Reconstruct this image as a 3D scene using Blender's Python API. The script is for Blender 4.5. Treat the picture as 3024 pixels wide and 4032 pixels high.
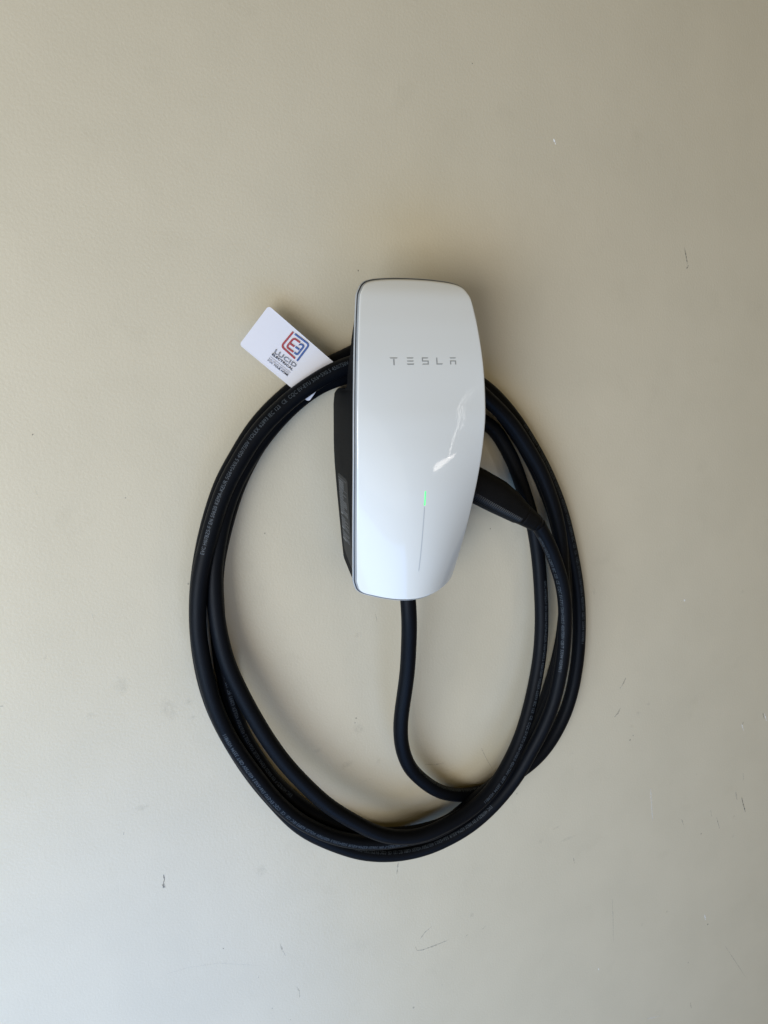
import bpy, bmesh, math, random
from mathutils import Vector, Matrix
from mathutils import noise as mnoise
random.seed(7)
MM = 0.001
for o in list(bpy.data.objects): bpy.data.objects.remove(o)
scene = bpy.context.scene
COL = scene.collection

# ------------------------------------------------------------------ camera
FPX, PCX, PCY = 2912.0, 1512.0, 2016.0           # focal length in photo pixels
CAMP = Vector((-0.35288, -0.800, 0.26367))
yaw, pitch = math.radians(24.0), math.radians(11.8)
FW = Vector((math.sin(yaw)*math.cos(pitch), math.cos(yaw)*math.cos(pitch), -math.sin(pitch)))
RT = Vector((math.cos(yaw), -math.sin(yaw), 0.0))
UP = RT.cross(FW)
camd = bpy.data.cameras.new('camera')
camd.sensor_fit = 'VERTICAL'; camd.sensor_height = 36.0; camd.sensor_width = 27.0
camd.lens = 26.0; camd.clip_start = 0.01; camd.clip_end = 100.0
cam = bpy.data.objects.new('camera', camd); COL.objects.link(cam)
m = Matrix.Identity(4)
for i in range(3):
    m[i][0] = RT[i]; m[i][1] = UP[i]; m[i][2] = -FW[i]; m[i][3] = CAMP[i]
cam.matrix_world = m
scene.camera = cam

# ------------------------------------------------------------------ light
world = bpy.data.worlds.new('World'); scene.world = world; world.use_nodes = True
bg = world.node_tree.nodes['Background']
bg.inputs[0].default_value = (1.0, 0.775, 0.29, 1); bg.inputs[1].default_value = 0.145
def area(name, loc, target, sx, sy, power, col, spread=180):
    d = bpy.data.lights.new(name, 'AREA'); d.shape = 'RECTANGLE'; d.size = sx; d.size_y = sy
    d.energy = power; d.color = col; d.spread = math.radians(spread)
    o = bpy.data.objects.new(name, d); COL.objects.link(o)
    o.location = loc
    o.rotation_euler = (Vector(target)-Vector(loc)).to_track_quat('-Z', 'Y').to_euler()
    return o
area('garage_door_daylight', (-2.2, -1.95, -0.42), (0, 0, -0.05), 1.8, 1.5, 79, (0.97, 0.966, 0.955))
area('low_sky_light', (-1.75, -1.15, -0.95), (-0.1, 0, -0.1), 1.5, 1.0, 27, (0.22, 0.54, 1.0))
area('front_fill', (-0.9, -2.7, -0.2), (0, 0, 0), 3.4, 2.3, 14, (1.0, 0.92, 0.82))  # broad fill lamp added on the camera side to soften the shadows
area('driveway_bounce', (-0.5, -1.3, -1.6), (0, 0, -0.2), 1.8, 1.2, 23, (0.21, 0.46, 1.0))
scene.view_settings.view_transform = 'Standard'
scene.view_settings.look = 'None'
scene.view_settings.exposure = 0.0
scene.view_settings.gamma = 1.0
scene.render.engine = 'CYCLES'
scene.render.resolution_x = 768; scene.render.resolution_y = 1024

# ------------------------------------------------------------------ helpers
def ray(px): return FW + RT*((px[0]-PCX)/FPX) + UP*((PCY-px[1])/FPX)
def at(px, d):
    """photo pixel -> point standing d mm out from the wall"""
    r = ray(px); t = (-d*MM-CAMP.y)/r.y
    return CAMP + r*t
def P(x, d, z): return Vector((x*MM, -d*MM, z*MM))      # mm: across, out of the wall, up
def lerp_table(tab, v):
    if v <= tab[0][0]: return tab[0][1]
    for (a, b), (c, d) in zip(tab[:-1], tab[1:]):
        if v <= c: return b+(d-b)*(v-a)/(c-a)
    return tab[-1][1]
def smooth_table(tab):
    def f(v):
        n = len(tab)
        if v <= tab[0][0]: return tab[0][1]
        if v >= tab[-1][0]: return tab[-1][1]
        for i in range(n-1):
            if v <= tab[i+1][0]: break
        x0, y0 = tab[i]; x1, y1 = tab[i+1]; h = x1-x0
        def sl(k):
            if k == 0: return (tab[1][1]-tab[0][1])/(tab[1][0]-tab[0][0])
            if k == n-1: return (tab[-1][1]-tab[-2][1])/(tab[-1][0]-tab[-2][0])
            return (tab[k+1][1]-tab[k-1][1])/(tab[k+1][0]-tab[k-1][0])
        t = (v-x0)/h
        return ((2*t**3-3*t**2+1)*y0+(t**3-2*t**2+t)*h*sl(i)+(-2*t**3+3*t**2)*y1+(t**3-t**2)*h*sl(i+1))
    return f

def mesh_obj(name, verts, faces, mat, parent=None, smooth=True):
    me = bpy.data.meshes.new(name); me.from_pydata([tuple(v) for v in verts], [], faces); me.update()
    if smooth: me.polygons.foreach_set('use_smooth', [True]*len(me.polygons))
    if mat: me.materials.append(mat)
    o = bpy.data.objects.new(name, me); COL.objects.link(o)
    if parent: o.parent = parent
    return o
def recalc(o):
    bm = bmesh.new(); bm.from_mesh(o.data); bmesh.ops.recalc_face_normals(bm, faces=bm.faces[:]); bm.to_mesh(o.data); bm.free()
    o.data.polygons.foreach_set('use_smooth', [True]*len(o.data.polygons))

def new_mat(name):
    ma = bpy.data.materials.new(name); ma.use_nodes = True
    nt = ma.node_tree; b = nt.nodes['Principled BSDF']
    return ma, nt, b
def simple(name, col, rough=0.5, metal=0.0, coat=0.0, spec=0.5, var=0.0, vscale=60, bump=0.0, bscale=900):
    ma, nt, b = new_mat(name)
    b.inputs['Base Color'].default_value = (*col, 1); b.inputs['Roughness'].default_value = rough
    b.inputs['Metallic'].default_value = metal; b.inputs['Coat Weight'].default_value = coat
    b.inputs['Coat Roughness'].default_value = 0.05; b.inputs['Specular IOR Level'].default_value = spec
    tc = nt.nodes.new('ShaderNodeTexCoord')
    if var > 0:
        n = nt.nodes.new('ShaderNodeTexNoise'); n.inputs['Scale'].default_value = vscale; n.inputs['Detail'].default_value = 5
        nt.links.new(tc.outputs['Object'], n.inputs['Vector'])
        mx = nt.nodes.new('ShaderNodeMix'); mx.data_type = 'RGBA'
        mx.inputs[6].default_value = (*[c*(1-var) for c in col], 1); mx.inputs[7].default_value = (*[min(1, c*(1+var)) for c in col], 1)
        nt.links.new(n.outputs['Fac'], mx.inputs[0]); nt.links.new(mx.outputs[2], b.inputs['Base Color'])
        mr = nt.nodes.new('ShaderNodeMapRange'); mr.inputs[3].default_value = rough*(1-var*0.6); mr.inputs[4].default_value = min(1, rough*(1+var*0.6))
        nt.links.new(n.outputs['Fac'], mr.inputs[0]); nt.links.new(mr.outputs[0], b.inputs['Roughness'])
    if bump > 0:
        n2 = nt.nodes.new('ShaderNodeTexNoise'); n2.inputs['Scale'].default_value = bscale; n2.inputs['Detail'].default_value = 3
        nt.links.new(tc.outputs['Object'], n2.inputs['Vector'])
        bp = nt.nodes.new('ShaderNodeBump'); bp.inputs['Strength'].default_value = bump; bp.inputs['Distance'].default_value = 0.0004
        nt.links.new(n2.outputs['Fac'], bp.inputs['Height']); nt.links.new(bp.outputs[0], b.inputs['Normal'])
    return ma

# wall paint: satin beige roller-painted plaster with faint grime and roller texture
def wall_mat():
    ma, nt, b = new_mat('painted_plaster')
    tc = nt.nodes.new('ShaderNodeTexCoord'); L = nt.links
    def noise(scale, detail, rough=0.5):
        n = nt.nodes.new('ShaderNodeTexNoise'); n.inputs['Scale'].default_value = scale
        n.inputs['Detail'].default_value = detail; n.inputs['Roughness'].default_value = rough
        L.new(tc.outputs['Object'], n.inputs['Vector']); return n
    base = (0.556, 0.491, 0.363); dirty = (0.531, 0.470, 0.347)
    n1 = noise(9, 4, 0.6)
    cr = nt.nodes.new('ShaderNodeValToRGB'); cr.color_ramp.elements[0].position = 0.30; cr.color_ramp.elements[1].position = 0.62
    cr.color_ramp.elements[0].color = (*dirty, 1); cr.color_ramp.elements[1].color = (*base, 1)
    L.new(n1.outputs['Fac'], cr.inputs[0])
    # fine speckled grain
    n2 = noise(700, 3, 0.6)
    mx = nt.nodes.new('ShaderNodeMix'); mx.data_type = 'RGBA'; mx.blend_type = 'MULTIPLY'; mx.inputs[0].default_value = 1.0
    g = nt.nodes.new('ShaderNodeMapRange'); g.inputs[1].default_value = 0.25; g.inputs[2].default_value = 0.75
    g.inputs[3].default_value = 0.955; g.inputs[4].default_value = 1.03
    L.new(n2.outputs['Fac'], g.inputs[0]); L.new(cr.outputs[0], mx.inputs[6]); L.new(g.outputs[0], mx.inputs[7])
    # grime blotches lower on the wall, where tyres and bins rub
    n3 = noise(16, 6, 0.62)
    c3 = nt.nodes.new('ShaderNodeValToRGB'); c3.color_ramp.elements[0].position = 0.60; c3.color_ramp.elements[1].position = 0.78
    c3.color_ramp.elements[0].color = (1, 1, 1, 1); c3.color_ramp.elements[1].color = (0.94, 0.94, 0.935, 1)
    L.new(n3.outputs['Fac'], c3.inputs[0])
    m2 = nt.nodes.new('ShaderNodeMix'); m2.data_type = 'RGBA'; m2.blend_type = 'MULTIPLY'; m2.inputs[0].default_value = 1.0
    L.new(mx.outputs[2], m2.inputs[6]); L.new(c3.outputs[0], m2.inputs[7]); L.new(m2.outputs[2], b.inputs['Base Color'])
    b.inputs['Roughness'].default_value = 0.36; b.inputs['Specular IOR Level'].default_value = 0.75
    h1 = noise(330, 2, 0.5); h2 = noise(28, 3, 0.5)
    ad = nt.nodes.new('ShaderNodeMath'); ad.operation = 'MULTIPLY_ADD'; ad.inputs[1].default_value = 1.2
    L.new(h2.outputs['Fac'], ad.inputs[0]); L.new(h1.outputs['Fac'], ad.inputs[2])
    bp = nt.nodes.new('ShaderNodeBump'); bp.inputs['Strength'].default_value = 0.32; bp.inputs['Distance'].default_value = 0.0006
    L.new(ad.outputs[0], bp.inputs['Height']); L.new(bp.outputs[0], b.inputs['Normal'])
    return ma

M = {}
M['wall'] = wall_mat()
M['rubber'] = simple('cable_rubber', (0.0026, 0.0032, 0.0046), 0.48, spec=0.09, var=0.25, vscale=45, bump=0.25, bscale=1500)
M['plastic'] = simple('black_housing_plastic', (0.0055, 0.0057, 0.0062), 0.6, spec=0.045, var=0.12, vscale=80, bump=0.3, bscale=2600)
M['handle'] = simple('handle_plastic', (0.0038, 0.0037, 0.0038), 0.5, spec=0.09, var=0.2, vscale=60, bump=0.4, bscale=1800)
M['grip'] = simple('grip_rubber', (0.004, 0.0043, 0.005), 0.42, spec=0.18, var=0.2, vscale=60)
M['glass'] = simple('white_tempered_glass', (0.645, 0.645, 0.61), 0.30, coat=0.65, spec=0.15, var=0.012, vscale=14)
M['edge'] = simple('clear_glass_edge', (0.30, 0.31, 0.31), 0.22, coat=0.6)
M['rim'] = simple('clear_silver_rim', (0.42, 0.43, 0.43), 0.38, metal=0.15, coat=0.2)
M['gasket'] = simple('dark_gasket', (0.035, 0.035, 0.04), 0.4)
M['logo'] = simple('silver_logo_print', (0.33, 0.34, 0.335), 0.28, metal=0.25)
M['slot'] = simple('grey_status_strip', (0.46, 0.475, 0.475), 0.28, coat=0.5)
M['print'] = simple('grey_cable_ink', (0.044, 0.054, 0.063), 0.6, var=0.35, vscale=260)
M['label'] = simple('dark_rating_label', (0.014, 0.0145, 0.015), 0.5, spec=0.12)
M['labelink'] = simple('grey_label_ink', (0.15, 0.155, 0.16), 0.5)
M['card'] = simple('white_card_stock', (0.80, 0.80, 0.86), 0.45, var=0.01, vscale=200)
M['ink'] = simple('black_card_ink', (0.012, 0.014, 0.028), 0.5)
M['greyink'] = simple('grey_card_ink', (0.16, 0.16, 0.19), 0.5)
M['red'] = simple('dark_red_ink', (0.30, 0.012, 0.028), 0.5)
M['redl'] = simple('bright_red_ink', (0.75, 0.20, 0.20), 0.5)
M['blue'] = simple('dark_blue_ink', (0.018, 0.055, 0.24), 0.5)
M['bluel'] = simple('light_blue_ink', (0.20, 0.34, 0.68), 0.5)
M['screw'] = simple('zinc', (0.5, 0.5, 0.5), 0.35, metal=0.9)
ma, nt, b = new_mat('green_status_lamp')
b.inputs['Base Color'].default_value = (0.1, 0.7, 0.2, 1); b.inputs['Emission Color'].default_value = (0.10, 0.95, 0.22, 1)
b.inputs['Emission Strength'].default_value = 0.85
M['led'] = ma
def mark_mat(name, col, alpha, scale):
    ma, nt, b = new_mat(name)
    b.inputs['Base Color'].default_value = (*col, 1); b.inputs['Roughness'].default_value = 0.6
    tc = nt.nodes.new('ShaderNodeTexCoord'); n = nt.nodes.new('ShaderNodeTexNoise'); n.inputs['Scale'].default_value = scale; n.inputs['Detail'].default_value = 5
    nt.links.new(tc.outputs['Object'], n.inputs['Vector'])
    mr = nt.nodes.new('ShaderNodeMapRange'); mr.inputs[1].default_value = 0.36; mr.inputs[2].default_value = 0.62
    mr.inputs[3].default_value = 0.12*alpha; mr.inputs[4].default_value = alpha
    nt.links.new(n.outputs['Fac'], mr.inputs[0])
    at_ = nt.nodes.new('ShaderNodeAttribute'); at_.attribute_name = 'wear'
    mu = nt.nodes.new('ShaderNodeMath'); mu.operation = 'MULTIPLY'
    nt.links.new(mr.outputs[0], mu.inputs[0]); nt.links.new(at_.outputs['Fac'], mu.inputs[1])
    nt.links.new(mu.outputs[0], b.inputs['Alpha'])
    return ma
M['dark_scratch'] = mark_mat('dark_scratch', (0.10, 0.10, 0.095), 0.9, 500)
M['faint_scuff'] = mark_mat('faint_scuff', (0.17, 0.17, 0.165), 0.40, 350)
M['smudge'] = mark_mat('grime_smudge', (0.24, 0.235, 0.20), 0.095, 220)
M['chip'] = mark_mat('white_plaster_chip', (0.86, 0.86, 0.84), 1.6, 300)
M['chalk'] = mark_mat('white_chalky_scrape', (0.80, 0.80, 0.78), 0.55, 420)

# ------------------------------------------------------------------ wall
NW = 2
wall = mesh_obj('wall', [(-3.2, 0, -2.4), (3.2, 0, -2.4), (3.2, 0, 2.2), (-3.2, 0, 2.2),
                         (-3.2, 0.12, -2.4), (3.2, 0.12, -2.4), (3.2, 0.12, 2.2), (-3.2, 0.12, 2.2)],
                [(0, 1, 2, 3), (5, 4, 7, 6), (4, 0, 3, 7), (1, 5, 6, 2), (3, 2, 6, 7), (4, 5, 1, 0)], M['wall'], smooth=False)
wall['kind'] = 'structure'
def set_wear(o, vals):
    a = o.data.attributes.new('wear', 'FLOAT', 'POINT'); a.data.foreach_set('value', vals)
def stroke_mark(name, pts, wpx, mat, seed=0, label=None):
    """a scratch on the paint: tapered ragged ribbon 0.2 mm proud"""
    W = [at(p, 0.22) for p in pts]
    dense = []
    for a, b_ in zip(W[:-1], W[1:]):
        n = max(2, int((b_-a).length/0.0012))
        for i in range(n): dense.append(a.lerp(b_, i/n))
    dense.append(W[-1]); n = len(dense); vs = []; wear = []
    hw = wpx*0.5*0.30*MM
    for i, p in enumerate(dense):
        t = (dense[min(i+1, n-1)]-dense[max(i-1, 0)]).normalized(); s = Vector((t.z, 0, -t.x))
        k = math.sin(math.pi*(0.06+0.88*i/(n-1)))**0.6*(0.65+0.7*mnoise.noise(Vector((i*0.37, seed*3.1, 0))))
        w = hw*max(0.15, k); j = 0.25*hw*mnoise.noise(Vector((i*0.6, seed*1.7, 5)))
        for q, a in ((-1.5, 0), (-0.6, 1), (0.6, 1), (1.5, 0)): vs.append(p+s*(w*q+j)); wear.append(a)
    fs = [(4*i+k, 4*i+k+1, 4*i+k+5, 4*i+k+4) for i in range(n-1) for k in range(3)]
    o = mesh_obj(name, vs, fs, mat, wall); set_wear(o, wear)
    if label: o['label'] = label
    return o
def blob_mark(name, px, rx, ry, rot, mat, seed=0):
    c = at(px, 0.18); vs = []; wear = []; N = 28
    vs.append(c); wear.append(1)
    for r_, wv in ((0.4, 0.9), (0.75, 0.45), (1.05, 0)):
        for i in range(N):
            a = 2*math.pi*i/N; k = 1+0.35*mnoise.noise(Vector((math.cos(a)*1.3, math.sin(a)*1.3, seed*2.3)))
            x = rx*0.3*MM*r_*k*math.cos(a); z = ry*0.3*MM*r_*k*math.sin(a)
            vs.append(c+Vector((x*math.cos(rot)-z*math.sin(rot), 0, x*math.sin(rot)+z*math.cos(rot)))); wear.append(wv)
    fs = [(0, 1+i, 1+(i+1) % N) for i in range(N)]
    for r_ in range(2):
        fs += [(1+r_*N+i, 1+(r_+1)*N+i, 1+(r_+1)*N+(i+1) % N, 1+r_*N+(i+1) % N) for i in range(N)]
    o = mesh_obj(name, vs, fs, mat, wall); set_wear(o, wear)
    return o
S = stroke_mark
S('paint_chip', [(2180, 546), (2183, 556), (2189, 569)], 9, M['chip'], 1)
S('scratch', [(2695, 973), (2700, 1000), (2707, 1039)], 6, M['dark_scratch'], 2)
S('scratch', [(2710, 1043), (2708, 1052), (2703, 1057)], 7, M['dark_scratch'], 3)
blob_mark('paint_chip', (2696, 2364), 6, 7, 0.3, M['chip'], 4)
blob_mark('paint_chip', (2685, 2367), 5, 5, 0.3, M['chalk'], 14)
S('paint_chip', [(2921, 2852), (2925, 2866), (2929, 2878)], 7, M['chip'], 5)
S('scratch', [(2927, 2842), (2923, 2856)], 5, M['dark_scratch'], 6)
S('paint_chip', [(3010, 2810), (3014, 2824), (3018, 2838)], 6, M['chip'], 7)
S('scratch', [(3004, 2808), (3009, 2830)], 5, M['dark_scratch'], 8)
S('chalk_scrape', [(2561, 3102), (2565, 3160), (2570, 3232)], 11, M['chalk'], 9)
S('scratch', [(2920, 3138), (2926, 3165), (2935, 3197)], 8, M['dark_scratch'], 10)
S('scuff_mark', [(2897, 3118), (2902, 3150)], 10, M['faint_scuff'], 11)
S('scuff_mark', [(2465, 2668), (2455, 2690), (2440, 2712)], 9, M['faint_scuff'], 12)
S('scuff_mark', [(2444, 2786), (2433, 2808), (2419, 2824)], 9, M['faint_scuff'], 13)
S('scuff_mark', [(2822, 3218), (2833, 3262)], 6, M['faint_scuff'], 15)
S('scuff_mark', [(2926, 3045), (2928, 3072)], 5, M['faint_scuff'], 16)
S('scuff_mark', [(2684, 3225), (2692, 3250)], 6, M['faint_scuff'], 17)
S('scuff_mark', [(2798, 3190), (2803, 3215)], 6, M['faint_scuff'], 18)
S('scratch', [(2411, 3540), (2414, 3620), (2415, 3710)], 3.5, M['faint_scuff'], 19)
S('scuff_mark', [(2855, 3725), (2895, 3785), (2938, 3850)], 4, M['faint_scuff'], 20)
S('scratch', [(644, 3444), (647, 3462), (643, 3480)], 6, M['dark_scratch'], 21)
blob_mark('paint_chip', (645, 3487), 7, 13, 0.0, M['dark_scratch'], 22)
S('scuff_mark', [(1700, 3648), (1672, 3672), (1655, 3697)], 6, M['faint_scuff'], 23)
S('scuff_mark', [(1636, 3728), (1642, 3742), (1662, 3741), (1710, 3724), (1768, 3700)], 7, M['dark_scratch'], 24).data.materials[0] = M['faint_scuff']
S('scuff_mark', [(1103, 3716), (1112, 3742), (1125, 3764)], 7, M['faint_scuff'], 25)
S('scuff_mark', [(1168, 3885), (1178, 3902), (1180, 3928)], 5, M['faint_scuff'], 26)
S('scuff_mark', [(640, 3840), (740, 3810), (860, 3792), (1020, 3802)], 5, M['smudge'], 27)
S('scuff_mark', [(1568, 3395), (1565, 3420), (1562, 3442)], 8, M['faint_scuff'], 28)
S('scuff_mark', [(1672, 3010), (1710, 3011), (1728, 3008), (1748, 3004)], 4, M['faint_scuff'], 29)
S('scuff_mark', [(1895, 2944), (1912, 2982), (1938, 3026)], 3.5, M['faint_scuff'], 30)
S('scuff_mark', [(1720, 3045), (1765, 3032), (1800, 3022)], 3.5, M['smudge'], 31)
S('scuff_mark', [(1410, 3088), (1440, 3072), (1470, 3065)], 3.5, M['smudge'], 32)
S('scuff_mark', [(1478, 2418), (1483, 2438), (1484, 2452)], 3.5, M['faint_scuff'], 33)
S('scuff_mark', [(488, 3275), (487, 3288)], 5, M['faint_scuff'], 34)
S('scuff_mark', [(2258, 3378), (2262, 3400)], 5, M['faint_scuff'], 35)
S('scuff_mark', [(2600, 4000), (2545, 4012)], 7, M['chalk'], 36)
S('scratch', [(2718, 3945), (2722, 3970)], 6, M['faint_scuff'], 37)
S('scuff_mark', [(1913, 3645), (1898, 3660)], 4, M['faint_scuff'], 38)
S('scuff_mark', [(1830, 3690), (1845, 3678)], 4, M['faint_scuff'], 39)
S('scuff_mark', [(2140, 3762), (2115, 3805)], 3, M['smudge'], 40)
S('scuff_mark', [(130, 1900), (145, 1945), (160, 1965)], 4, M['smudge'], 41)
S('scuff_mark', [(360, 2415), (372, 2445)], 4, M['smudge'], 42)
S('scuff_mark', [(0, 2781), (14, 2781)], 6, M['faint_scuff'], 43)
S('paint_chip', [(2774, 3600), (2776, 3612), (2778, 3622)], 7, M['chip'], 44)
S('paint_chip', [(2357, 3812), (2357, 3820)], 4, M['chip'], 45)
for i, (x, y, a, b_, r_) in enumerate([(2250, 2968, 12, 8, .5), (2552, 2772, 14, 8, 0), (2512, 2808, 16, 8, -.4), (2487, 2861, 12, 9, 0),
        (2890, 3216, 9, 9, 0), (1858, 3603, 9, 22, .5), (2130, 3312, 12, 9, .3), (2190, 3260, 22, 6, .2), (2925, 2330, 12, 8, 0),
        (2528, 3640, 8, 9, 0), (2626, 3590, 8, 8, 0), (2885, 3293, 8, 10, 0), (1252, 2953, 18, 10, 0), (1490, 2998, 12, 8, .7),
        (1365, 3010, 26, 16, .3), (1030, 3430, 18, 24, 0), (745, 2762, 12, 12, 0), (760, 2825, 14, 6, 0), (355, 2820, 16, 10, 0),
        (1410, 2870, 26, 18, 0), (175, 2590, 8, 6, 0), (2740, 3050, 6, 5, 0), (2340, 2330, 8, 12, 0), (1410, 2500, 10, 12, 0),
        (480, 2700, 22, 30, .2), (660, 2790, 22, 40, .3), (560, 3180, 26, 10, .1), (2240, 3300, 44, 7, .1)]):
    blob_mark('smudge', (x, y), a*1.3, b_*1.3, r_, M['smudge'], i+50)
for i, (x, y, r_) in enumerate([(1411, 1065, 3.5), (1930, 2082, 3.2), (1628, 3968, 5.5), (2493, 2896, 3), (2481, 2914, 4), (2761, 3283, 4), (1402, 2828, 3.5),
        (1398, 2846, 2.5), (741, 2298, 4), (128, 1710, 3), (1043, 2100, 3), (1860, 250, 2.5), (494, 1960, 2.5), (2390, 760, 2), (2035, 3125, 3.2),
        (1072, 3970, 2.5), (1143, 4015, 2.5), (880, 3735, 2.5), (2787, 3640, 4.5), (1018, 3848, 2.5), (1740, 3878, 2.2), (2710, 3790, 4)]):
    blob_mark('speck', (x, y), r_, r_*1.2, 0, M['dark_scratch'], i+90)

# ------------------------------------------------------------------ wall charger
charger = bpy.data.objects.new('wall_charger', None); COL.objects.link(charger); charger.location = (0, 0, 0)
charger['label'] = 'glossy white and black electric car wall charger with green status light and coiled black cable'
charger['category'] = 'car charger'

Wz = smooth_table([(0, 61.0), (18, 63.3), (57, 68.0), (108.6, 72.8), (156.7, 75.9), (191.5, 77.0), (212.5, 76.9), (255.5, 74.8), (291.9, 71.2), (315.4, 67.8), (345, 62.6)])
De = smooth_table([(0, 63.5), (18, 69.2), (57, 81.4), (108.6, 95.1), (156.7, 105.0), (191.5, 108.8), (212.5, 109.2), (255.5, 106.3), (291.9, 100.2), (315.4, 94.6), (330, 90.2), (345, 83.0)])
Cr = smooth_table([(-5, 31.5), (15, 29.0), (33, 27.0), (60, 24.3), (107.9, 18.3), (126, 16.0), (160, 10.5), (200, 5.0), (240, 1.6), (280, 0.6), (345, 0.4)])
def face_depth(x, z):
    zz = max(z, 0.0); w = Wz(zz); u = min(1.0, abs(x)/w)
    return De(zz) + Cr(z)*(1-u*u)
# front-view outline (right half, bottom centre -> top centre), superellipse-rounded corners
def outline():
    right = []
    # bottom edge: gentle arc -2.2 (centre) to ~3 at the corner
    for x in [0, 8, 16, 24, 32, 39, 45]: right.append((x, -2.2+ (x/45.0)**2*5.4))
    right += [(51.2, 4.5), (56.3, 6.6), (60.0, 10.4), (61.8, 15.0)]
    for z in [21, 30, 45, 60, 80, 100, 120, 140, 160, 180, 200, 220, 240, 260, 280, 300, 312, 320]: right.append((Wz(z), z))
    right += [(Wz(326)-0.5, 326.5), (62.5, 331.6), (59.4, 335.9), (54.6, 339.2), (48, 341.3), (40, 342.6), (30, 343.5), (20, 344.1), (10, 344.4), (0, 344.5)]
    # resample by arc with catmull-rom
    pts = right; out = []
    def cr(p0, p1, p2, p3, t):
        return tuple(0.5*((2*b1)+(-a+c)*t+(2*a-5*b1+4*c-d)*t*t+(-a+3*b1-3*c+d)*t**3) for a, b1, c, d in zip(p0, p1, p2, p3))
    ext = [(-pts[1][0], pts[1][1])]+pts+[(-pts[-2][0], pts[-2][1])]
    for i in range(1, len(ext)-2):
        L_ = math.dist(ext[i], ext[i+1]); n = max(2, int(L_/2.2))
        for k in range(n): out.append(cr(ext[i-1], ext[i], ext[i+1], ext[i+2], k/n))
    out.append(pts[-1])
    left = [(-x, z) for x, z in out[1:-1]][::-1]
    return out+left
OUT = outline(); NO = len(OUT)
def normals2(o):
    res = []
    for i in range(len(o)):
        a = o[i-1]; b_ = o[(i+1) % len(o)]; tx, tz = b_[0]-a[0], b_[1]-a[1]; l = math.hypot(tx, tz); res.append((tz/l, -tx/l))
    return res
ON = normals2(OUT)
def inset(e): return [(p[0]-n[0]*e, p[1]-n[1]*e) for p, n in zip(OUT, ON)]
def ring(e, drop):
    return [P(q[0], face_depth(q[0], q[1])-drop, q[1]) for q in inset(e)]
def rings_mesh(name, rings, mat, parent, cap_first=False):
    vs = [v for r_ in rings for v in r_]; n = len(rings[0]); fs = []
    for k in range(len(rings)-1):
        for i in range(n):
            j = (i+1) % n; fs.append((k*n+i, k*n+j, (k+1)*n+j, (k+1)*n+i))
    o = mesh_obj(name, vs, fs, mat, parent); recalc(o); return o
# glass front: rounded lip then the crowned interior
R0 = 2.3
GI = 1.55
rs = [ring(GI+1.4, 5.2), ring(GI+0.5, 5.1), ring(GI+0.1, 4.6), ring(GI, 4.0), ring(GI, R0)]
for k in range(1, 8):
    a = k/7*math.pi/2; rs.append(ring(GI+R0*(1-math.cos(a))*0.92, R0*(1-math.sin(a))))
base_in = inset(GI+R0*0.92)
for k in range(1, 40):
    f = (1-k/40.0)**0.9
    r_ = []
    for (x, z) in base_in:
        zc = min(max(z, 62), 286)       # spine of the plate
        xx = x*f; zz = zc+(z-zc)*f
        r_.append(P(xx, face_depth(xx, zz), zz))
    rs.append(r_)
# last ring collapses onto the spine
rs.append([P(0, face_depth(0, min(max(z, 62), 286)), min(max(z, 62), 286)) for (x, z) in base_in])
face = rings_mesh('faceplate', rs, M['glass'], charger)
face.data.materials.append(M['edge'])
for p_ in face.data.polygons:                              # the ground side of the glass is clear grey, not white
    if p_.index < 8*NO: p_.material_index = 1
bm = bmesh.new(); bm.from_mesh(face.data); bmesh.ops.remove_doubles(bm, verts=bm.verts[:], dist=1e-6); bmesh.ops.recalc_face_normals(bm, faces=bm.faces[:])
bm.to_mesh(face.data); bm.free(); face.data.polygons.foreach_set('use_smooth', [True]*len(face.data.polygons))
face['label'] = 'glossy white glass front of the wall charger'
rings_mesh('gasket', [ring(3.2, 4.9), ring(GI+0.25, 4.7), ring(0.55, 4.4), ring(0.55, 6.0), ring(3.2, 6.4)], M['gasket'], charger)
rings_mesh('rim', [ring(0.62, 6.3), ring(0.62, 4.1), ring(0.5, 3.75), ring(0.2, 3.7), ring(0.0, 4.0), ring(0.0, 6.6), ring(0.5, 7.6), ring(2.8, 8.2)], M['rim'], charger)

# black housing: cross-sections stacked up the unit
back = [(8.0, 57), (14, 55), (20, 53), (25, 30), (30, 4), (32, 0), (44, 0), (57, 0), (70, 0), (84, 0), (97, 0), (108, 0), (120, 0), (134, 0), (146, 0), (158, 0), (172, 0), (186, 0), (200, 0), (212, 0), (224, 0), (227.5, 1.2), (229.2, 4), (230, 8), (231, 50), (233, 62), (238, 70), (246, 75), (256, 78.5), (262, 80.5), (268, 82.5), (282, 83.2), (300, 86.5), (312, 87.4), (322, 84.8), (331, 81.2), (337, 78.8)]
wallw = smooth_table([(0, 46), (30, 49.5), (60, 52.5), (150, 59.6), (200, 59.8), (220, 59.3), (226, 57.6), (230, 54.5), (236, 58), (246, 65), (345, 65)])
vs = []; rowlen = None
for z, bk in back:
    fr = lambda x: face_depth(x, z)-7.4
    wf = Wz(z)-1.9
    if z < 22: wf -= (22-z)**2/196*9.0
    if z > 318: wf -= ((z-318)/19)**2*9.0
    fd = De(z)-7.4
    if bk > fd-1.0: bk = fd-1.0
    W = lambda d: wallw(z)+(wf-wallw(z))*max(0, min(1, d/fd))**0.92
    ring_ = []
    nd = 6
    for i in range(nd): d = bk+(fd-bk)*i/nd; ring_.append(P(-W(d), d, z))
    for i in range(13):
        x = -wf+2*wf*i/12; ring_.append(P(x, fr(x) if 0 < i < 12 else fd, z))
    for i in range(nd-1, -1, -1): d = bk+(fd-bk)*i/nd; ring_.append(P(W(d), d, z))
    rowlen = len(ring_); vs += ring_
fs = []
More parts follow.
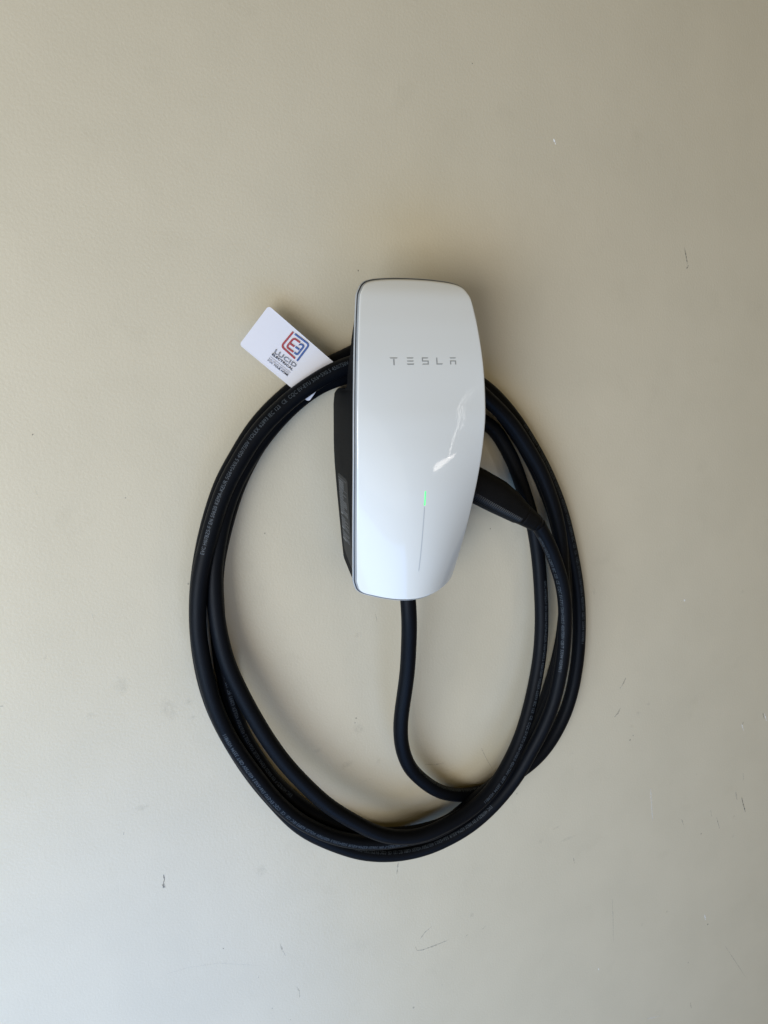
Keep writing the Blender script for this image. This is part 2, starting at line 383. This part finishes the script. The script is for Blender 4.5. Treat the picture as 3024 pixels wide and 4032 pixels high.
for k in range(len(back)-1):
    for i in range(rowlen):
        j = (i+1) % rowlen; fs.append((k*rowlen+i, k*rowlen+j, (k+1)*rowlen+j, (k+1)*rowlen+i))
fs.append(tuple(range(rowlen))[::-1]); fs.append(tuple((len(back)-1)*rowlen+i for i in range(rowlen)))
housing = mesh_obj('housing', vs, fs, M['plastic'], charger); recalc(housing)
housing['label'] = 'matte black housing with a shelf that the cable hangs over'
bv = housing.modifiers.new('bevel', 'BEVEL'); bv.width = 0.0016; bv.segments = 3; bv.limit_method = 'ANGLE'; bv.angle_limit = math.radians(38)
wn = housing.modifiers.new('wn', 'WEIGHTED_NORMAL'); wn.keep_sharp = False

def side_point(z, d, lift=0.0):
    fd = De(z)-7.4; wf = Wz(z)-1.9
    w = wallw(z)+(wf-wallw(z))*max(0, min(1, d/fd))**0.92
    return P(-w-lift, d, z)

# lettering on the glass, drawn as strokes; u in photo-crop units, v down
def face_pt(x, z, lift=0.08):
    return P(x, face_depth(x, z)+lift, z)
def poly_on_face(polys, name, mat, parent, lift=0.08):
    vs = []; fs = []
    for pl in polys:
        b0 = len(vs)
        for (u, v) in pl:
            x = -37.9+(u-590)*77.05/605.0; z = 260.0-(v-858.5)*0.1155
            vs.append(face_pt(x, z, lift))
        fs.append(tuple(range(b0, len(vs))))
    o = mesh_obj(name, vs, fs, mat, parent, smooth=False); recalc(o)
    return o
def bar(x0, x1, y0, y1, t0=0, t1=0): return [(x0, y0), (x1, y0), (x1-t1, y1), (x0+t0, y1)]
glyphs = [
    [bar(590, 662, 826, 835.5, 9, 9), bar(621.5, 633, 840, 893)],
    [bar(740, 803, 826, 836, 6, 6), bar(742, 802, 853, 862.5, 3, 3), [(738, 879), (806, 879), (800, 890), (746, 890)]],
    [[(876, 826), (935, 826), (928, 835.5), (886, 835.5), (886, 853), (937, 853), (937, 889), (876, 889), (883, 880), (927, 880), (927, 862.5), (876, 862.5)]],
    [[(1007, 828), (1018, 828), (1018, 879), (1067, 879), (1060, 889), (1007, 889)]],
    [bar(1132, 1192, 826, 835.5, 6, 6), [(1135, 853), (1192, 853), (1192, 889), (1181.5, 889), (1181.5, 862.5), (1145.5, 862.5), (1145.5, 889), (1135, 889)]],
]
for g in glyphs:
    poly_on_face(g, 'letter', M['logo'], face)
# status strip and its lit top end
def strip(name, z0, z1, w, mat, lift):
    vs = []; n = 40; fs = []
    for i in range(n+1):
        z = z0+(z1-z0)*i/n; k = min(1.0, math.sqrt(max(0.0, 1-(1-min(i, n-i)/1.2)**2)) if min(i, n-i) < 1.2 else 1.0)
        for s in (-1, 0, 1): vs.append(face_pt(s*w/2*max(k, 0.25), z, lift))
    for i in range(n):
        for k in range(2): fs.append((3*i+k, 3*i+k+1, 3*i+k+4, 3*i+k+3))
    o = mesh_obj(name, vs, fs, mat, face); recalc(o); return o
strip('status_strip', 33.5, 108.6, 1.25, M['slot'], 0.12)
led = strip('status_light', 109.5, 125.6, 1.5, M['led'], 0.14)
led['label'] = 'lit green status light'

# window slits and a bright opening deeper in the garage, seen mirrored in the curved glass
def glass_point(px):
    r_ = ray(px); lo, hi = 0.5, 1.2
    for _ in range(40):
        t = (lo+hi)/2; q = CAMP+r_*t
        if -q.y/MM > face_depth(q.x/MM, q.z/MM): lo = t
        else: hi = t
    x, z = q.x/MM, q.z/MM; e = 0.5
    a = P(x+e, face_depth(x+e, z), z)-P(x-e, face_depth(x-e, z), z); c = P(x, face_depth(x, z+e), z+e)-P(x, face_depth(x, z-e), z-e)
    n = a.cross(c).normalized()
    if n.y > 0: n = -n
    v = (q-CAMP).normalized(); return q, v-n*(2*v.dot(n))
def slit(name, pa, pb, wid, rad, col, dist=2.2):
    qa, ra = glass_point(pa); qb, rb = glass_point(pb)
    A_ = qa+ra*dist; B_ = qb+rb*dist; L_ = (B_-A_).length
    d = bpy.data.lights.new(name, 'AREA'); d.shape = 'RECTANGLE'; d.size = wid; d.size_y = L_; d.color = col
    d.energy = rad*math.pi*wid*L_; d.spread = math.radians(120)
    o = bpy.data.objects.new(name, d); COL.objects.link(o)
    mid = (A_+B_)/2; yv = (B_-A_).normalized(); zv = (mid-P(0, 100, 170)); zv = (zv-yv*zv.dot(yv)).normalized(); xv = yv.cross(zv)
    mm = Matrix.Identity(4)
    for i in range(3): mm[i][0] = xv[i]; mm[i][1] = yv[i]; mm[i][2] = zv[i]; mm[i][3] = mid[i]
    o.matrix_world = mm
    return L_
for a_ in (('window_slit', (1766, 1806), (1795, 1702), 0.020, 4.2, (1, 0.97, 0.92)), ('window_slit', (1794, 1700), (1820, 1572), 0.018, 3.0, (1, 0.98, 0.95)),
           ('window_slit', (1810, 1700), (1836, 1572), 0.010, 3.0, (1, 0.98, 0.95)), ('far_opening', (1708, 1846), (1790, 1792), 0.055, 4.5, (1, 0.93, 0.86))):
    print('SLIT', slit(*a_))

# rating label on the left side of the housing (fine print is illegible in the photo)
def side_patch(name, z_lo, z_hi, a0, a1, mat, lift, parent, skew=(0, 0)):
    """a0,a1: depth at the wall-side and front-side edges"""
    vs = []; fs = []; nz, nd = 20, 6
    for i in range(nz+1):
        for j in range(nd+1):
            d = a0+(a1-a0)*j/nd; t = i/nz
            z = (z_lo+skew[0]*(j/nd))*(1-t)+(z_hi+skew[1]*(j/nd))*t
            # clip the corners
            if i in (0, nz) and j in (0, nd):
                z += (1.6 if i == 0 else -1.6)
            vs.append(side_point(z, d, lift))
    for i in range(nz):
        for j in range(nd): q = i*(nd+1)+j; fs.append((q, q+1, q+nd+2, q+nd+1))
    o = mesh_obj(name, vs, fs, mat, parent); recalc(o); return o
label = side_patch('rating_label', 44, 136, 16, 64, M['label'], 0.10, housing, skew=(-14, -2))
label['label'] = 'dark grey rating label with fine illegible print'
vs = []; fs = []
def tline(z, d0, d1, h, lift=0.22):
    b0 = len(vs)
    n = max(1, int((d1-d0)/6))
    for i in range(n+1):
        d = d0+(d1-d0)*i/n
        vs.append(side_point(z-d*0.03, d, lift)); vs.append(side_point(z+h-d*0.03, d, lift))
    for i in range(n): fs.append((b0+2*i, b0+2*i+2, b0+2*i+3, b0+2*i+1))
rnd = random.Random(3)
zz = 118.0
while zz > 56:
    if rnd.random() < 0.12:
        tline(zz, 18, 18+rnd.uniform(8, 20), 1.7); zz -= 3.6; continue
    d = 18.0; end = rnd.choice([56, 57, 57, 55, 40])
    while d < end-2:
        l = rnd.uniform(3, 11); tline(zz, d, min(end, d+l), 0.75); d += l+0.9
    zz -= 1.9
for k in range(5):                                        # upper block of denser lines
    d = 20
    while d < 42: l = rnd.uniform(3, 8); tline(128.5-k*1.9, d, min(44, d+l), 1.0); d += l+1
for (a, b_, c, h) in [(131.5, 17, 58, 0.4), (119.6, 17, 58, 0.4)]: tline(a, b_, c, h)
pr = mesh_obj('label_print', vs, fs, M['labelink'], label, smooth=False); recalc(pr)

# ------------------------------------------------------------------ text helper
def text_mesh(body, size=1.0, offset=0.0, spacing=1.0, outline_w=0.0):
    cu = bpy.data.curves.new('tmp_text', 'FONT'); cu.body = body; cu.size = size; cu.offset = offset
    cu.space_character = spacing; cu.resolution_u = 2; cu.fill_mode = 'BOTH' if outline_w == 0 else 'NONE'
    if outline_w: cu.bevel_depth = outline_w; cu.bevel_resolution = 0
    if outline_w: cu.fill_mode = 'FULL' if hasattr(cu, 'x') else 'NONE'
    ob = bpy.data.objects.new('tmp_text', cu); COL.objects.link(ob)
    dg = bpy.context.evaluated_depsgraph_get(); dg.update()
    me = bpy.data.meshes.new_from_object(ob.evaluated_get(dg))
    if not outline_w:                                      # cut long edges so the print can wrap round the cable
        bm = bmesh.new(); bm.from_mesh(me); bmesh.ops.triangulate(bm, faces=bm.faces[:])
        for _ in range(3):
            le = [e for e in bm.edges if e.calc_length() > 0.22*size]
            if le: bmesh.ops.subdivide_edges(bm, edges=le, cuts=1); bmesh.ops.triangulate(bm, faces=bm.faces[:])
        bm.to_mesh(me); bm.free()
    vs = [v.co.copy() for v in me.vertices]; fs = [tuple(p.vertices) for p in me.polygons]
    bpy.data.objects.remove(ob); bpy.data.curves.remove(cu); bpy.data.meshes.remove(me)
    return vs, fs

# ------------------------------------------------------------------ charging cable
RC = 9.15
CEN = (1520, 2400)
def edge(pts, mode, d0, d1=None, cen=CEN):
    """edge polyline in the photo -> centreline points; depth runs d0 -> d1"""
    if d1 is None: d1 = d0
    n = len(pts); out = []; acc = [0]
    for a, b_ in zip(pts[:-1], pts[1:]): acc.append(acc[-1]+math.dist(a, b_))
    for i, p in enumerate(pts):
        d = d0+(d1-d0)*acc[i]/acc[-1]
        if mode != 'c':
            a = pts[max(0, i-1)]; b_ = pts[min(n-1, i+1)]
            tx, ty = b_[0]-a[0], b_[1]-a[1]; l = math.hypot(tx, ty); nx, ny = -ty/l, tx/l
            if (cen[0]-p[0])*nx+(cen[1]-p[1])*ny < 0: nx, ny = -nx, -ny      # towards coil centre
            if mode == 'i': nx, ny = -nx, -ny
            Z = (at(p, d)-CAMP).dot(FW); r_ = FPX*RC*MM/Z
            p = (p[0]+nx*r_, p[1]+ny*r_)
        out.append(at(p, d))
    return out
def hid(x, d, z): return [P(x, d, z)]
path = []; spans = {}
def add(name, pts):
    spans.setdefault(name, [len(path), 0]); path.extend(pts); spans[name][1] = len(path)-1
# E: out of the base of the unit, down and round to the right
add('E', [P(0, 72, 14), P(0, 73, 2)])
add('E', edge([(1580.5, 2440), (1579, 2526), (1574, 2639), (1562.5, 2729), (1551, 2806), (1547, 2865), (1553, 2946), (1576, 3014), (1600, 3055), (1630, 3080), (1660, 3107), (1705, 3135), (1751, 3152), (1805, 3158), (1850, 3155.5)], 'o', 73, 10, cen=(1900, 2600)))
add('E', edge([(1925, 3111), (1990, 3078), (2040, 3044)], 'c', 9.6, 9.6))
C_ = [(2099, 3032), (2134, 3002), (2172, 2958), (2204, 2908), (2231, 2858), (2254, 2804), (2273.5, 2744), (2288, 2674), (2298, 2612), (2304, 2550), (2307, 2450), (2304, 2360), (2294, 2273), (2276.5, 2174), (2259, 2094), (2242, 2024), (2219, 1955), (2197, 1900), (2162, 1822), (2131, 1765), (2099, 1710), (2063, 1652), (2027, 1604), (1990, 1560), (1954, 1522), (1916, 1492.5)]
add('C', edge(C_, 'o', 9.6, 14))
add('x', hid(70, 16, 258)+hid(22, 14, 265)+hid(-20, 11, 262))
H_ = [(1262, 1549), (1194, 1598), (1136, 1652), (1072, 1725), (1009, 1829), (955, 1946), (919, 2068), (901, 2136), (884, 2225), (878, 2290)]
add('H', edge(H_, 'i', 9.6))
add('L2', edge([(820, 2403), (830, 2525), (850, 2660), (883, 2786), (927, 2904), (976, 2985), (1058, 3099)], 'o', 9.8, 12))
add('L2', edge([(1193, 3139), (1239, 3175)], 'i', 12, 13))
add('L2', edge([(1330, 3240), (1430, 3280)], 'c', 13, 13))
add('D2', edge([(1565, 3258), (1637, 3250), (1700, 3233), (1760, 3212)], 'i', 13, 24))
add('D2', edge([(1868, 3150), (1950, 3085), (2020, 3005), (2098, 2880), (2160, 2720), (2205, 2560), (2226, 2400), (2222, 2230), (2192, 2060), (2148, 1930), (2085, 1795), (2005, 1665), (1925, 1570)], 'c', 27, 9.4))
add('x', hid(75, 12, 240)+hid(20, 16, 250)+hid(-20, 20, 250))
add('X', edge([(1300, 1533), (1262, 1552), (1194, 1602), (1136, 1657), (1072, 1731), (1004, 1829), (956, 1914), (937, 1960), (918, 2017), (904, 2068), (894, 2122), (884, 2177), (877, 2225), (875, 2293)], 'i', 22, 27))
add('L3', edge([(883, 2403), (899, 2505), (927, 2607), (964, 2688), (1017, 2790), (1078, 2892), (1135, 2973), (1200, 3046), (1307, 3147), (1380, 3194), (1452, 3234), (1517, 3263), (1565, 3270), (1613, 3270), (1662, 3261)], 'i', 29, 47))
add('A', edge([(1700, 3246), (1751, 3218), (1811, 3188), (1850, 3155), (1886, 3128), (1921, 3084), (1956, 3037), (1977, 2995), (2001, 2950), (2025, 2893), (2045, 2833), (2062, 2769)], 'i', 47, 34))
add('A', edge([(2077, 2704), (2089.5, 2637), (2099, 2575), (2106, 2450), (2102, 2323), (2095, 2223), (2081, 2116), (2058, 2010), (2024, 1910), (2002.5, 1845), (1963, 1769), (1919, 1700)], 'i', 31, 11))
add('x', hid(75, 16, 214)+hid(48, 34, 246)+hid(15, 44, 266)+hid(-18, 46, 267))
F_ = [(1384, 1398), (1320, 1419), (1291, 1432), (1266, 1445), (1228, 1471), (1147, 1524), (1100, 1565), (1036, 1625), (973, 1698), (923, 1779), (892, 1833), (869, 1856+14), (840, 1940), (810, 2032), (788, 2113), (765, 2204), (749, 2294)]
add('F', edge(F_, 'o', 45, 32))
L1_ = [(744, 2403), (745, 2485), (757, 2566), (773, 2648), (797, 2741), (826, 2822), (862, 2900), (915, 2985), (976, 3067), (1058, 3169), (1104, 3212), (1133, 3238), (1169, 3262), (1217, 3287), (1265, 3309), (1313, 3326), (1360, 3337), (1408, 3345), (1469, 3347), (1517, 3345), (1565, 3338), (1601, 3331)]
add('L1', edge(L1_, 'o', 30, 28.5))
add('D', edge([(1700, 3283), (1800, 3229), (1900, 3155), (1975, 3075), (2040, 2985)], 'c', 28, 28))
add('D', edge([(2087, 2871), (2107, 2823), (2129, 2774), (2149, 2724), (2164, 2682)], 'i', 29, 29))
add('D', edge([(2208, 2590), (2224, 2480), (2226, 2380), (2214, 2255)], 'c', 29, 29))
add('D', edge([(2179.5, 2121), (2167, 2059), (2155, 2007), (2137, 1955), (2117, 1900), (2093.5, 1848), (2063, 1799), (2036, 1754), (2008.5, 1710), (1972, 1663), (1943, 1634)], 'i', 29, 31))
add('x', hid(85, 31, 246)+hid(45, 28, 272)+hid(5, 20, 284)+hid(-22, 12, 280))
add('G', edge([(1386, 1365), (1348, 1377), (1301, 1394), (1212, 1446), (1127, 1512), (1059, 1571), (991, 1643), (946, 1707), (901, 1788)], 'o', 9.6))
add('G', edge([(885, 1880), (845, 1990), (812, 2110), (785, 2260), (776, 2400), (783, 2540), (808, 2680), (848, 2800), (912, 2925), (1000, 3060), (1075, 3150)], 'c', 9.6))
B1 = [(1133, 3255), (1169, 3284), (1217, 3313), (1277, 3340), (1337.5, 3363), (1408, 3384), (1469, 3392), (1541, 3393), (1613, 3384), (1700, 3361), (1781, 3324), (1856, 3281), (1916, 3233), (1977, 3173), (2022, 3119), (2046, 3086), (2067, 3060), (2099, 2997), (2124, 2953), (2152, 2903), (2174, 2853), (2199, 2794), (2219, 2724), (2234, 2649), (2244, 2587), (2252, 2470), (2252, 2373), (2242, 2298), (2229, 2248), (2212, 2198)]
add('B', edge(B1[:9], 'o', 11, 16))
add('B', edge(B1[9:21], 'o', 20, 46))
add('B', edge(B1[21:], 'o', 47, 50))
add('B', edge([(2160, 2138), (2137, 2098), (2118, 2064)], 'c', 51, 53))

def catmull(pts, step):
    out = []; idx = []
    n = len(pts)
    for i in range(n-1):
        p0 = pts[max(0, i-1)]; p1 = pts[i]; p2 = pts[i+1]; p3 = pts[min(n-1, i+2)]
        # centripetal knots
        t0 = 0; t1 = t0+max(1e-6, (p1-p0).length**0.5); t2 = t1+max(1e-6, (p2-p1).length**0.5); t3 = t2+max(1e-6, (p3-p2).length**0.5)
        if i == 0: t0 = -1e-3 if (p1-p0).length < 1e-9 else t0
        k = max(1, int((p2-p1).length/step)); idx.append(len(out))
        for j in range(k):
            t = t1+(t2-t1)*j/k
            if (p1-p0).length < 1e-9 or (p3-p2).length < 1e-9:
                out.append(p1.lerp(p2, j/k)); continue
            A1 = p0*((t1-t)/(t1-t0))+p1*((t-t0)/(t1-t0)); A2 = p1*((t2-t)/(t2-t1))+p2*((t-t1)/(t2-t1)); A3 = p2*((t3-t)/(t3-t2))+p3*((t-t2)/(t3-t2))
            B_1 = A1*((t2-t)/(t2-t0))+A2*((t-t0)/(t2-t0)); B_2 = A2*((t3-t)/(t3-t1))+A3*((t-t1)/(t3-t1))
            out.append(B_1*((t2-t)/(t2-t1))+B_2*((t-t1)/(t2-t1)))
    idx.append(len(out)); out.append(pts[-1]); return out, idx
dense, idx = catmull(path, 0.003)
for _ in range(40):                                                # relax: a stiff cable has no kinks
    nd = list(dense)
    for i in range(2, len(dense)-2): nd[i] = dense[i]*0.5+(dense[i-1]+dense[i+1])*0.25
    dense = nd
span = {k: (idx[a], idx[b_]) for k, (a, b_) in spans.items()}
def tube(name, pts, rad, mat, parent, sides=24, caps=True):
    n = len(pts); vs = []; fs = []
    t = (pts[1]-pts[0]).normalized(); u = t.orthogonal().normalized()
    for i in range(n):
        t = (pts[min(i+1, n-1)]-pts[max(i-1, 0)]).normalized(); u = (u-t*u.dot(t)).normalized(); v = t.cross(u)
        r_ = rad(i/(n-1)) if callable(rad) else rad
        for k in range(sides):
            a = 2*math.pi*k/sides; vs.append(pts[i]+(u*math.cos(a)+v*math.sin(a))*r_*MM)
    for i in range(n-1):
        for k in range(sides):
            j = (k+1) % sides; fs.append((i*sides+k, i*sides+j, (i+1)*sides+j, (i+1)*sides+k))
    if caps: fs.append(tuple(range(sides))[::-1]); fs.append(tuple((n-1)*sides+k for k in range(sides)))
    return mesh_obj(name, vs, fs, mat, parent)
cable = tube('charging_cable', dense, RC, M['rubber'], charger)
cable['label'] = 'thick black rubber charging cable coiled over the shelf of the charger'
# gland where the cable leaves the housing
tube('cable_gland', [P(0, 71.5, 22), P(0, 72, 10), P(0, 72.3, 3.5), P(0, 72.4, 2.0)], lambda t: 13.0-2.0*t, M['plastic'], charger, 32)

CW = Vector((at(CEN, 10)))
def project(p):
    v = p-CAMP; z = v.dot(FW); return (PCX+FPX*v.dot(RT)/z, PCY-FPX*v.dot(UP)/z)
dpx = [project(p) for p in dense]
def nearest(px, names):
    best = None
    for nm in names:
        a, b_ = span[nm]
        for i in range(a, b_+1):
            q = math.dist(px, dpx[i])
            if best is None or q < best[0]: best = (q, i)
    return best[1]
arc = [0.0]
for a, b_ in zip(dense[:-1], dense[1:]): arc.append(arc[-1]+(b_-a).length)
def cable_text(body, p0, p1, names, f0, f1, h=4.3):
    """print running clockwise round the coil, letter tops outwards; f = offset across the width (-1 inner .. 1 outer)"""
    i0 = nearest(p0, names); i1 = nearest(p1, names)
    vs, fs = text_mesh(body, 1.0, spacing=1.06)
    x0 = min(v.x for v in vs); x1 = max(v.x for v in vs); a0, a1 = arc[i0], arc[i1]
    h_ = h/0.73; out = []
    import bisect
    for v in vs:
        t = (v.x-x0)/(x1-x0); s = a0+(a1-a0)*t
        k = max(1, min(len(arc)-2, bisect.bisect(arc, s))); kk = (s-arc[k-1])/max(1e-9, arc[k]-arc[k-1])
        c = dense[k-1].lerp(dense[k], max(0, min(1, kk)))
        T = (dense[min(len(dense)-1, k+1)]-dense[k-2]).normalized()
        V = (CAMP-c); V = (V-T*V.dot(T)).normalized(); O = T.cross(V)
        if O.dot(c-CW) < 0 if body[0] != '~' else False: O = -O
        f = f0+(f1-f0)*t
        phi = math.asin(max(-0.98, min(0.98, f)))+(v.y-0.36)*h_/RC
        out.append(c+(V*math.cos(phi)+O*math.sin(phi))*(RC+0.14)*MM)
    return out, fs
TXT = 'EVC H07BZ5-F EN 50620 KEMA-KEUR 5G6+5X0.5 450/750V VOLEX 62893 IEC 123  CE  CQC EV-EYU 5X6+5X0.5 450/750V GB/T 33594 V059811'
jobs = [
    (TXT[:TXT.rindex('GB/T')+1], (812, 2175), (1384, 1440), ['F', 'L1'], 0.30, 0.30),
    (TXT, (1590, 3300), (880, 2880), ['L1'], 0.72, 0.35),
    (TXT, (1128, 3128), (850, 2540), ['L2'], -0.15, -0.1),
    (TXT[:TXT.rindex('450')], (1955, 3188), (1385, 3340), ['B'], -0.02, -0.3),
    (TXT[TXT.index('50/750'):], (2105, 2110), (2205, 2640), ['B'], -0.75, -0.1),
    (TXT, (2060, 1670), (2296, 2530), ['C'], 0.72, 0.6),
    (TXT, (2140, 2280), (1905, 3155), ['A'], 0.72, 0.55),
    ('KEUR 5G6+5X0.5 450/750V VOLEX 62893 IEC 123', (1935, 3110), (1640, 3020), ['E'], -0.55, -0.8),
]
for i_, (body, p0, p1, names, f0, f1) in enumerate(jobs):
    if names == ['L2']: body = TXT[:TXT.index('5X6')]
    if names == ['B'] and p0[0] > 2000:
        pass
    vs, fs = cable_text(body, p0, p1, names, f0, f1)
    mesh_obj('cable_print', vs, fs, M['print'], cable, smooth=False)

# ------------------------------------------------------------------ connector handle hooked at the right side
ha = P(62, 52, 133); hb = dense[-1]
hd = (hb-ha).normalized()
hv = (CAMP-hb); hv = (hv-hd*hv.dot(hd)).normalized(); hs = hd.cross(hv)
if hs.z > 0: hs = -hs                       # hs points down-left (underside of grip)
L_h = (hb-ha).length
def hsection(t):
    """half width (up), half width (down), half thickness along the grip, mm"""
    up = lerp_table([(0, 20), (0.25, 24.5), (0.5, 25.0), (0.66, 21.5), (0.8, 15.5), (0.95, 11.5), (1, 11.0)], t)
    dn = lerp_table([(0, 17.5), (0.25, 17.5), (0.5, 15.8), (0.72, 13.5), (0.88, 11.8), (1, 10.8)], t)
    th = lerp_table([(0, 17), (0.5, 17.5), (0.8, 14.5), (1, 11.6)], t)
    return up, dn, th
def handle_shell(name, t0, t1, grow, mat, parent, n=40, sides=36, arc_from=0, arc_to=2*math.pi, ribs=0):
    vs = []; fs = []; closed = abs(arc_to-arc_from-2*math.pi) < 1e-6; m_ = sides if closed else sides+1
    for i in range(n+1):
        t = t0+(t1-t0)*i/n; up, dn, th = hsection(t); c = ha+hd*(L_h*t)
        g = grow
        if ribs: g += 0.45*math.sin(2*math.pi*ribs*i/n)
        for k in range(m_):
            a = arc_from+(arc_to-arc_from)*k/sides
            ca, sa = math.cos(a), math.sin(a)                     # ca: towards camera, sa: downwards
            e = 0.82
            x = math.copysign(abs(ca)**e, ca)*(th+g); y = math.copysign(abs(sa)**e, sa)*((dn if sa > 0 else up)+g)
            vs.append(c+hv*(x*MM)+hs*(y*MM))
    for i in range(n):
        for k in range(sides):
            j = (k+1) % m_ if closed else k+1
            fs.append((i*m_+k, i*m_+j, (i+1)*m_+j, (i+1)*m_+k))
    if closed: fs.append(tuple(range(m_))[::-1]); fs.append(tuple(n*m_+k for k in range(m_)))
    o = mesh_obj(name, vs, fs, mat, parent); recalc(o); return o
handle = handle_shell('connector_handle', 0.0, 0.80, 0, M['handle'], charger)
handle['label'] = 'black charging connector handle docked in the side of the charger'
handle_shell('grip_ribs', 0.08, 0.765, 0.35, M['grip'], handle, n=300, sides=22, arc_from=0.18, arc_to=math.pi-0.2, ribs=36)
handle_shell('collar', 0.795, 0.95, -0.1, M['handle'], handle, n=8)
tube('strain_relief', [ha+hd*(L_h*0.945), ha+hd*(L_h*0.975), ha+hd*(L_h*1.0)], lambda t: 11.2-1.5*t, M['rubber'], handle, 32)

# ------------------------------------------------------------------ business card tucked in the coil
cL = at((942, 1357), 29); cT = at((1066, 1211), 23); cR = at((1215, 1583), 34.5)
U = (cR-cL); Vv = (cT-cL); Wc = U.length; Hc = Vv.length
Uu = U.normalized(); Vu = (Vv-Uu*Vv.dot(Uu)).normalized(); Hc = Vv.dot(Vu)
N_ = Uu.cross(Vu)
if N_.dot(CAMP-cL) < 0: N_ = -N_
def cpt(a, b_, lift=0.0):
    bow = 0.8*MM*math.sin(math.pi*a/Wc)
    return cL+Uu*a+Vu*b_+N_*(lift*MM+bow)
def round_rect(w, h, r_, n=8):
    pts = []
    for cx_, cy_, a0 in ((w-r_, r_, -90), (w-r_, h-r_, 0), (r_, h-r_, 90), (r_, r_, 180)):
        for i in range(n+1):
            a = math.radians(a0+90*i/n); pts.append((cx_+r_*math.cos(a), cy_+r_*math.sin(a)))
    return pts
card = bpy.data.objects.new('business_card', None); COL.objects.link(card)
card['label'] = 'white business card with red and blue logo tucked under the coiled black cable'
card['category'] = 'business card'
rr = round_rect(Wc, Hc, 3.6*MM); nr = len(rr)
NX = 24
bm = bmesh.new()
top = [bm.verts.new(cpt(a, b_, 0.17)) for a, b_ in rr]; bot = [bm.verts.new(cpt(a, b_, -0.17)) for a, b_ in rr]
bm.faces.new(top); bm.faces.new(bot[::-1])
for i in range(nr): bm.faces.new((top[i], bot[i], bot[(i+1) % nr], top[(i+1) % nr]))
bmesh.ops.recalc_face_normals(bm, faces=bm.faces[:])
me = bpy.data.meshes.new('card_stock'); bm.to_mesh(me); bm.free(); me.materials.append(M['card'])
stock = bpy.data.objects.new('card_stock', me); COL.objects.link(stock); stock.parent = card
# artwork: crop units -> card plane
def art(q):
    p = at((900+q[0]/3.072, 1180+q[1]/3.072), 27)
    r_ = p-CAMP; t = (cL-CAMP).dot(N_)/r_.dot(N_); h = CAMP+r_*t-cL
    return (h.dot(Uu), h.dot(Vu))
def art_pt(q, lift):
    a, b_ = art(q); return cpt(a, b_, lift)
def ribbon(lines, w, mat, lift, name):
    vs = []; fs = []
    for ln in lines:
        P2 = [Vector((*art(q), 0)) for q in ln]; n = len(P2); b0 = len(vs)
        for i, p in enumerate(P2):
            a = (P2[i]-P2[i-1]).normalized() if i > 0 else (P2[1]-P2[0]).normalized()
            c = (P2[i+1]-P2[i]).normalized() if i < n-1 else a
            t = (a+c).normalized(); k = 1/max(0.4, t.dot(a)); s = Vector((-t.y, t.x, 0))*(w/2*k*MM)
            ex = (-t if i == 0 else t if i == n-1 else Vector((0, 0, 0)))*0.0
            for sg in (1, -1):
                q = p+s*sg+ex; vs.append(cpt(q.x, q.y, lift))
        for i in range(n-1): fs.append((b0+2*i, b0+2*i+1, b0+2*i+3, b0+2*i+2))
    o = mesh_obj(name, vs, fs, mat, card, smooth=False); recalc(o); return o
def rnd_line(pts, r_):
    out = [pts[0]]
    for i in range(1, len(pts)-1):
        a, b_, c = Vector(pts[i-1]), Vector(pts[i]), Vector(pts[i+1])
        p = b_+(a-b_).normalized()*r_; q = b_+(c-b_).normalized()*r_
        for k in range(7):
            t = k/6; out.append(tuple(p*(1-t)**2+b_*2*t*(1-t)+q*t*t))
    out.append(pts[-1]); return out
red_l = [rnd_line([(778, 392), (634, 565), (800, 714)], 42), rnd_line([(860, 521), (786, 466), (696, 573), (780, 635)], 30), [(738, 530), (792, 570)]]
blue_l = [rnd_line([(797, 416), (972, 546), (824, 742)], 42), rnd_line([(867, 542), (876, 538), (906, 564), (826, 668), (790, 640)], 16), [(804, 573), (852, 606)]]
ribbon(red_l, 1.9, M['red'], 0.19, 'red_logo'); ribbon(red_l, 0.42, M['redl'], 0.215, 'red_logo_core')
ribbon(blue_l, 1.9, M['blue'], 0.19, 'blue_logo'); ribbon(blue_l, 0.42, M['bluel'], 0.215, 'blue_logo_core')
ribbon([[(500, 688), (746, 883)]], 0.3, M['greyink'], 0.2, 'rule_line')
def card_text(body, q0, q1, cap_ratio, mat, name, offset=0.0, ow=0.0, spacing=1.0):
    vs, fs = text_mesh(body, 1.0, offset=offset, outline_w=ow, spacing=spacing)
    x0 = min(v.x for v in vs); x1 = max(v.x for v in vs); y0 = min(v.y for v in vs); y1 = max(v.y for v in vs)
    a = Vector(art(q0)); b_ = Vector(art(q1)); t = (b_-a); Lw = t.length; t.normalize(); n = Vector((-t.y, t.x))
    hh = cap_ratio*MM
    out = []
    for v in vs:
        q = a+t*(Lw*(v.x-x0)/(x1-x0))+n*(hh*(v.y-y0)/(y1-y0)); out.append(cpt(q.x, q.y, 0.19+(v.z*0.12 if ow else 0)))
    mesh_obj(name, out, fs, mat, card, smooth=False)
card_text('LUCID', (543, 645), (800, 829), 4.9, M['ink'], 'lucid_lettering', ow=0.022, spacing=1.08)
card_text('ELECTRICAL', (516, 669), (766, 862), 2.5, M['ink'], 'electrical_lettering', offset=0.035, spacing=1.06)
card_text('ELECTRICAL SPECIALISTS', (482, 716), (722, 902), 1.45, M['greyink'], 'specialists_lettering', offset=0.0)
card_text('FOR', (464, 742), (524, 788), 2.1, M['ink'], 'for_lettering', offset=0.0)
card_text('YOUR HOME', (532, 794), (708, 929), 2.1, M['ink'], 'your_home_lettering', offset=0.03)
